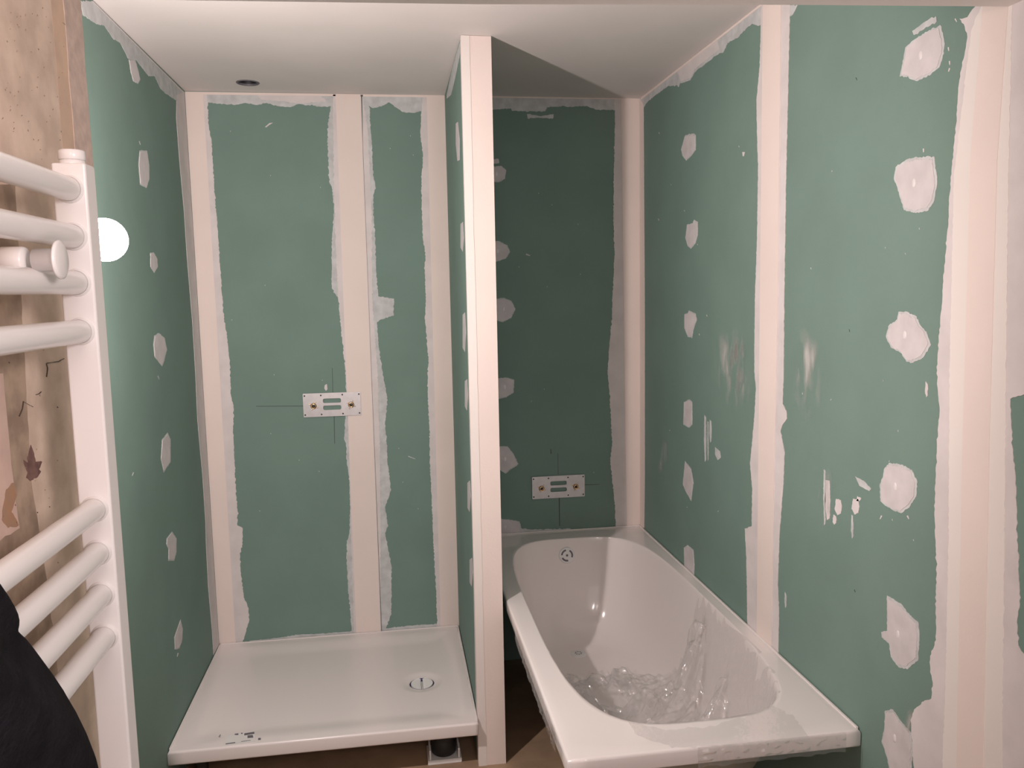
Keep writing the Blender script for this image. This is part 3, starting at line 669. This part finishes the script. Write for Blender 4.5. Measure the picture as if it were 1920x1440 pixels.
# ------------------------------------------------------------ valve mounting plates
def make_plate(loc):
    t = empty('valve_mounting_plate', loc); Wd, H = .230, .0968
    def rrect(x0, x1, y0, y1, r, n=6):
        P = []
        for cx_, cy_, a in ((x1-r, y1-r, 0), (x0+r, y1-r, 90), (x0+r, y0+r, 180), (x1-r, y0+r, 270)):
            for k in range(n+1): P.append((cx_+r*math.cos(math.radians(a+90*k/n)), cy_+r*math.sin(math.radians(a+90*k/n))))
        return P
    SX = [-.1084, -.0436, .042, .1085]
    holes = [rrect(-.036, .036, .0072, .0252, .006), rrect(-.036, .036, -.0215, -.0035, .006)]+[circle(x, s*.039, .0033, 12) for x in SX for s in (-1, 1)]+[circle(-.074, -.0035, .009, 20), circle(.076, -.0035, .009, 20)]
    me = shape2d([rrect(-Wd/2, Wd/2, -H/2, H/2, .003)]+holes, .0025)
    o = obj('plate', me, 'steel', t); o.rotation_euler = (math.pi/2, 0, 0); o.location = (0, -.0052, 0)
    for x in SX:
        for s in (-1, 1):
            b = bmesh.new(); lathe(b, (x, -.0042, s*.039), (0, -1, 0), [(.0031, -.003), (.0040, .0004), (.0040, .0014), (.0018, .0016), (.0016, .0006), (0, .0006)], 14); obj('screw', b, 'black_plastic', t)
    for cx_ in (-.074, .076):
        b = bmesh.new(); c = (cx_, -.0042, -.0035)
        lathe(b, c, (0, -1, 0), [(.0125, .0015), (.0125, .003), (.0105, .0035), (.0105, .010), (.0098, .011), (.0072, .011), (.0072, -.004), (0, -.004)], 6 if False else 28)
        for k in range(4):
            a = math.radians(65+90*k); p = Vector(c)+Vector((math.cos(a)*.0165, 0, math.sin(a)*.0165)); lathe(b, p, (0, -1, 0), [(.0026, .001), (.0026, .0035), (.0018, .0042), (0, .0042)], 12)
        f = tag(obj('pipe_fitting', b, 'brass', t), 'brass threaded pipe socket')
        b = bmesh.new(); lathe(b, (cx_, -.0042, -.0035), (0, -1, 0), [(.0074, .003), (.004, .004), (0, .0045)], 16); obj('bore', b, 'black_plastic', f)
    return t
def copy_tree(o, parent=None):
    c = o.copy(); COL.objects.link(c); c.parent = parent
    for ch in [x for x in bpy.data.objects if x.parent == o]: copy_tree(ch, c)
    return c
p1 = make_plate((-.2485, YB, -.4435)); tag(p1, 'metal valve mounting plate with two brass sockets on lit shower wall overlapping the taped joint', 'mounting plate', 'valve mounting plates')
p2 = copy_tree(p1); p2.location = (.6875, YB, -.837); tag(p2, 'metal valve mounting plate with two brass sockets above the bathtub on shaded wall', 'mounting plate', 'valve mounting plates')

# ------------------------------------------------------------ towel radiator on the near wall
PX0, PX1, PY0, PY1 = -.317, -.286, .85, .877
rad = tag(empty('towel_radiator', (-.30, .6, -.8)), 'white ladder towel radiator with round rails on marbled wallpaper wall at left', 'towel radiator')
LR = lambda x, y, z: Vector((x, y, z))-rad.location
def post(y0, y1):
    b = bmesh.new(); box(b, PX0, PX1, y0, y1, -.85, .131, bev=.0022)
    for v in b.verts: v.co -= rad.location
    return obj('post', b, 'enamel', rad)
post(PY0, PY1); post(.355, .382)
ZR = [.106, .061, .0165, -.031, -.210, -.255, -.299, -.344, -.52, -.564, -.608, -.652]
for z in ZR:
    b = bmesh.new(); xc = -.302
    cyl(b, LR(xc, .375, z), LR(xc, PY0+.004, z), .0115, n=36, caps=False)
    for ys, sg in ((PY0, 1), (.382, -1)): lathe(b, LR(xc, ys, z), (0, -sg, 0), [(.0138, -.0005), (.0132, .001), (.0117, .0035)], 36)
    obj('rail', b, 'enamel', rad)
b = bmesh.new(); lathe(b, LR(-.302, .8635, .131), (0, 0, 1), [(.0115, 0), (.0115, .0035), (.0095, .004)], 32); lathe(b, LR(-.302, .8635, .135), (0, 0, 1), [(0, 0), (.0115, 0), (.0122, .001), (.0122, .008), (.0112, .0095), (0, .0095)], 12); obj('bleed_cap', b, 'enamel', rad)
for z in (.034, -.586):
    b = bmesh.new(); yb_ = .745
    lathe(b, LR(-.2745, yb_, z), (-1, 0, 0), [(0, -.0005), (.014, 0), (.0165, .0012), (.0165, .0028), (.0095, .0036), (.0095, .022), (0, .022)], 32)
    lathe(b, LR(-.303, yb_, z), (-1, 0, 0), [(0, 0), (.0105, 0), (.0115, .002), (.0115, .018), (.009, .02), (.009, .045), (.0095, .046), (.0095, .0655), (.016, .0665), (.016, .0669)], 32)
    obj('wall_bracket', b, 'enamel', rad)

# ------------------------------------------------------------ black jacket over the lower rails
b = bmesh.new()
# contour of the hanging cloth along the rails (y) and down (z), right edge as measured, thick and folded
edge = [(-.135, .44), (-.150, .50), (-.160, .517), (-.185, .541), (-.203, .5565), (-.210, .5575), (-.214, .553), (-.222, .566), (-.25, .590), (-.285, .618), (-.33, .645), (-.38, .664), (-.46, .684), (-.56, .70), (-.70, .705)]
rows = []
NU = 28
for z, ye in edge:
    front, back = [], []
    for k in range(NU+1):
        u = k/NU; y = .30+(ye-.30)*u
        env = (1-u**14)**.5
        fold = .006*math.sin(18*u+4*z*6)+.008*noise.noise(Vector((u*4, z*14, 3)))
        xf = -.262+(.010+.014*env+fold*env); xb = -.262-.012*env*(1 if z < -.23 or True else 0)
        front.append((max(xf, -.2600), y, z)); back.append((min(xb+.004, -.2605)-.0, y, z))
    rows.append(front+back[::-1])
rows = [[(x if x > -.287 else -.287, y, z) for x, y, z in r] for r in rows]
R = []
for r in rows: R.append([b.verts.new(p) for p in r])
n = len(R[0])
for A, B_ in zip(R, R[1:]):
    for k in range(n):
        f = b.faces.new((A[k], A[(k+1) % n], B_[(k+1) % n], B_[k])); f.smooth = True
b.faces.new(R[0]); b.faces.new(R[-1][::-1])
bmesh.ops.recalc_face_normals(b, faces=b.faces)
o = obj('jacket', b, 'black_fabric'); tag(o, 'black fabric jacket hanging over the lower rails of the white radiator', 'jacket')
sub = o.modifiers.new('s', 'SUBSURF'); sub.levels = 1; sub.render_levels = 1

# ------------------------------------------------------------ bare bulb in a wall lamp holder
t = tag(empty('wall_lamp', (XL, BULB.y, BULB.z)), 'glowing round bare light bulb beside the radiator post', 'light bulb')
bx = BULB.x-XL
b = bmesh.new(); lathe(b, (bx, 0, 0), (1, 0, 0), [(.0, .040)]+[(.040*math.sin(a), .040*math.cos(a)) for a in [math.pi*k/24 for k in range(1, 22)]]+[(.0145, -.044)], 40); smooth(obj('bulb', b, 'bulb_glow', t))
b = bmesh.new(); lathe(b, (bx, 0, 0), (1, 0, 0), [(0, -.043), (.0165, -.043), (.018, -.048), (.018, -.085), (.008, -.09), (.008, -bx+.012), (.03, -bx+.010), (.03, -bx+.0005), (0, -bx+.0005)], 32); obj('lamp_holder', b, 'white_plastic', t)
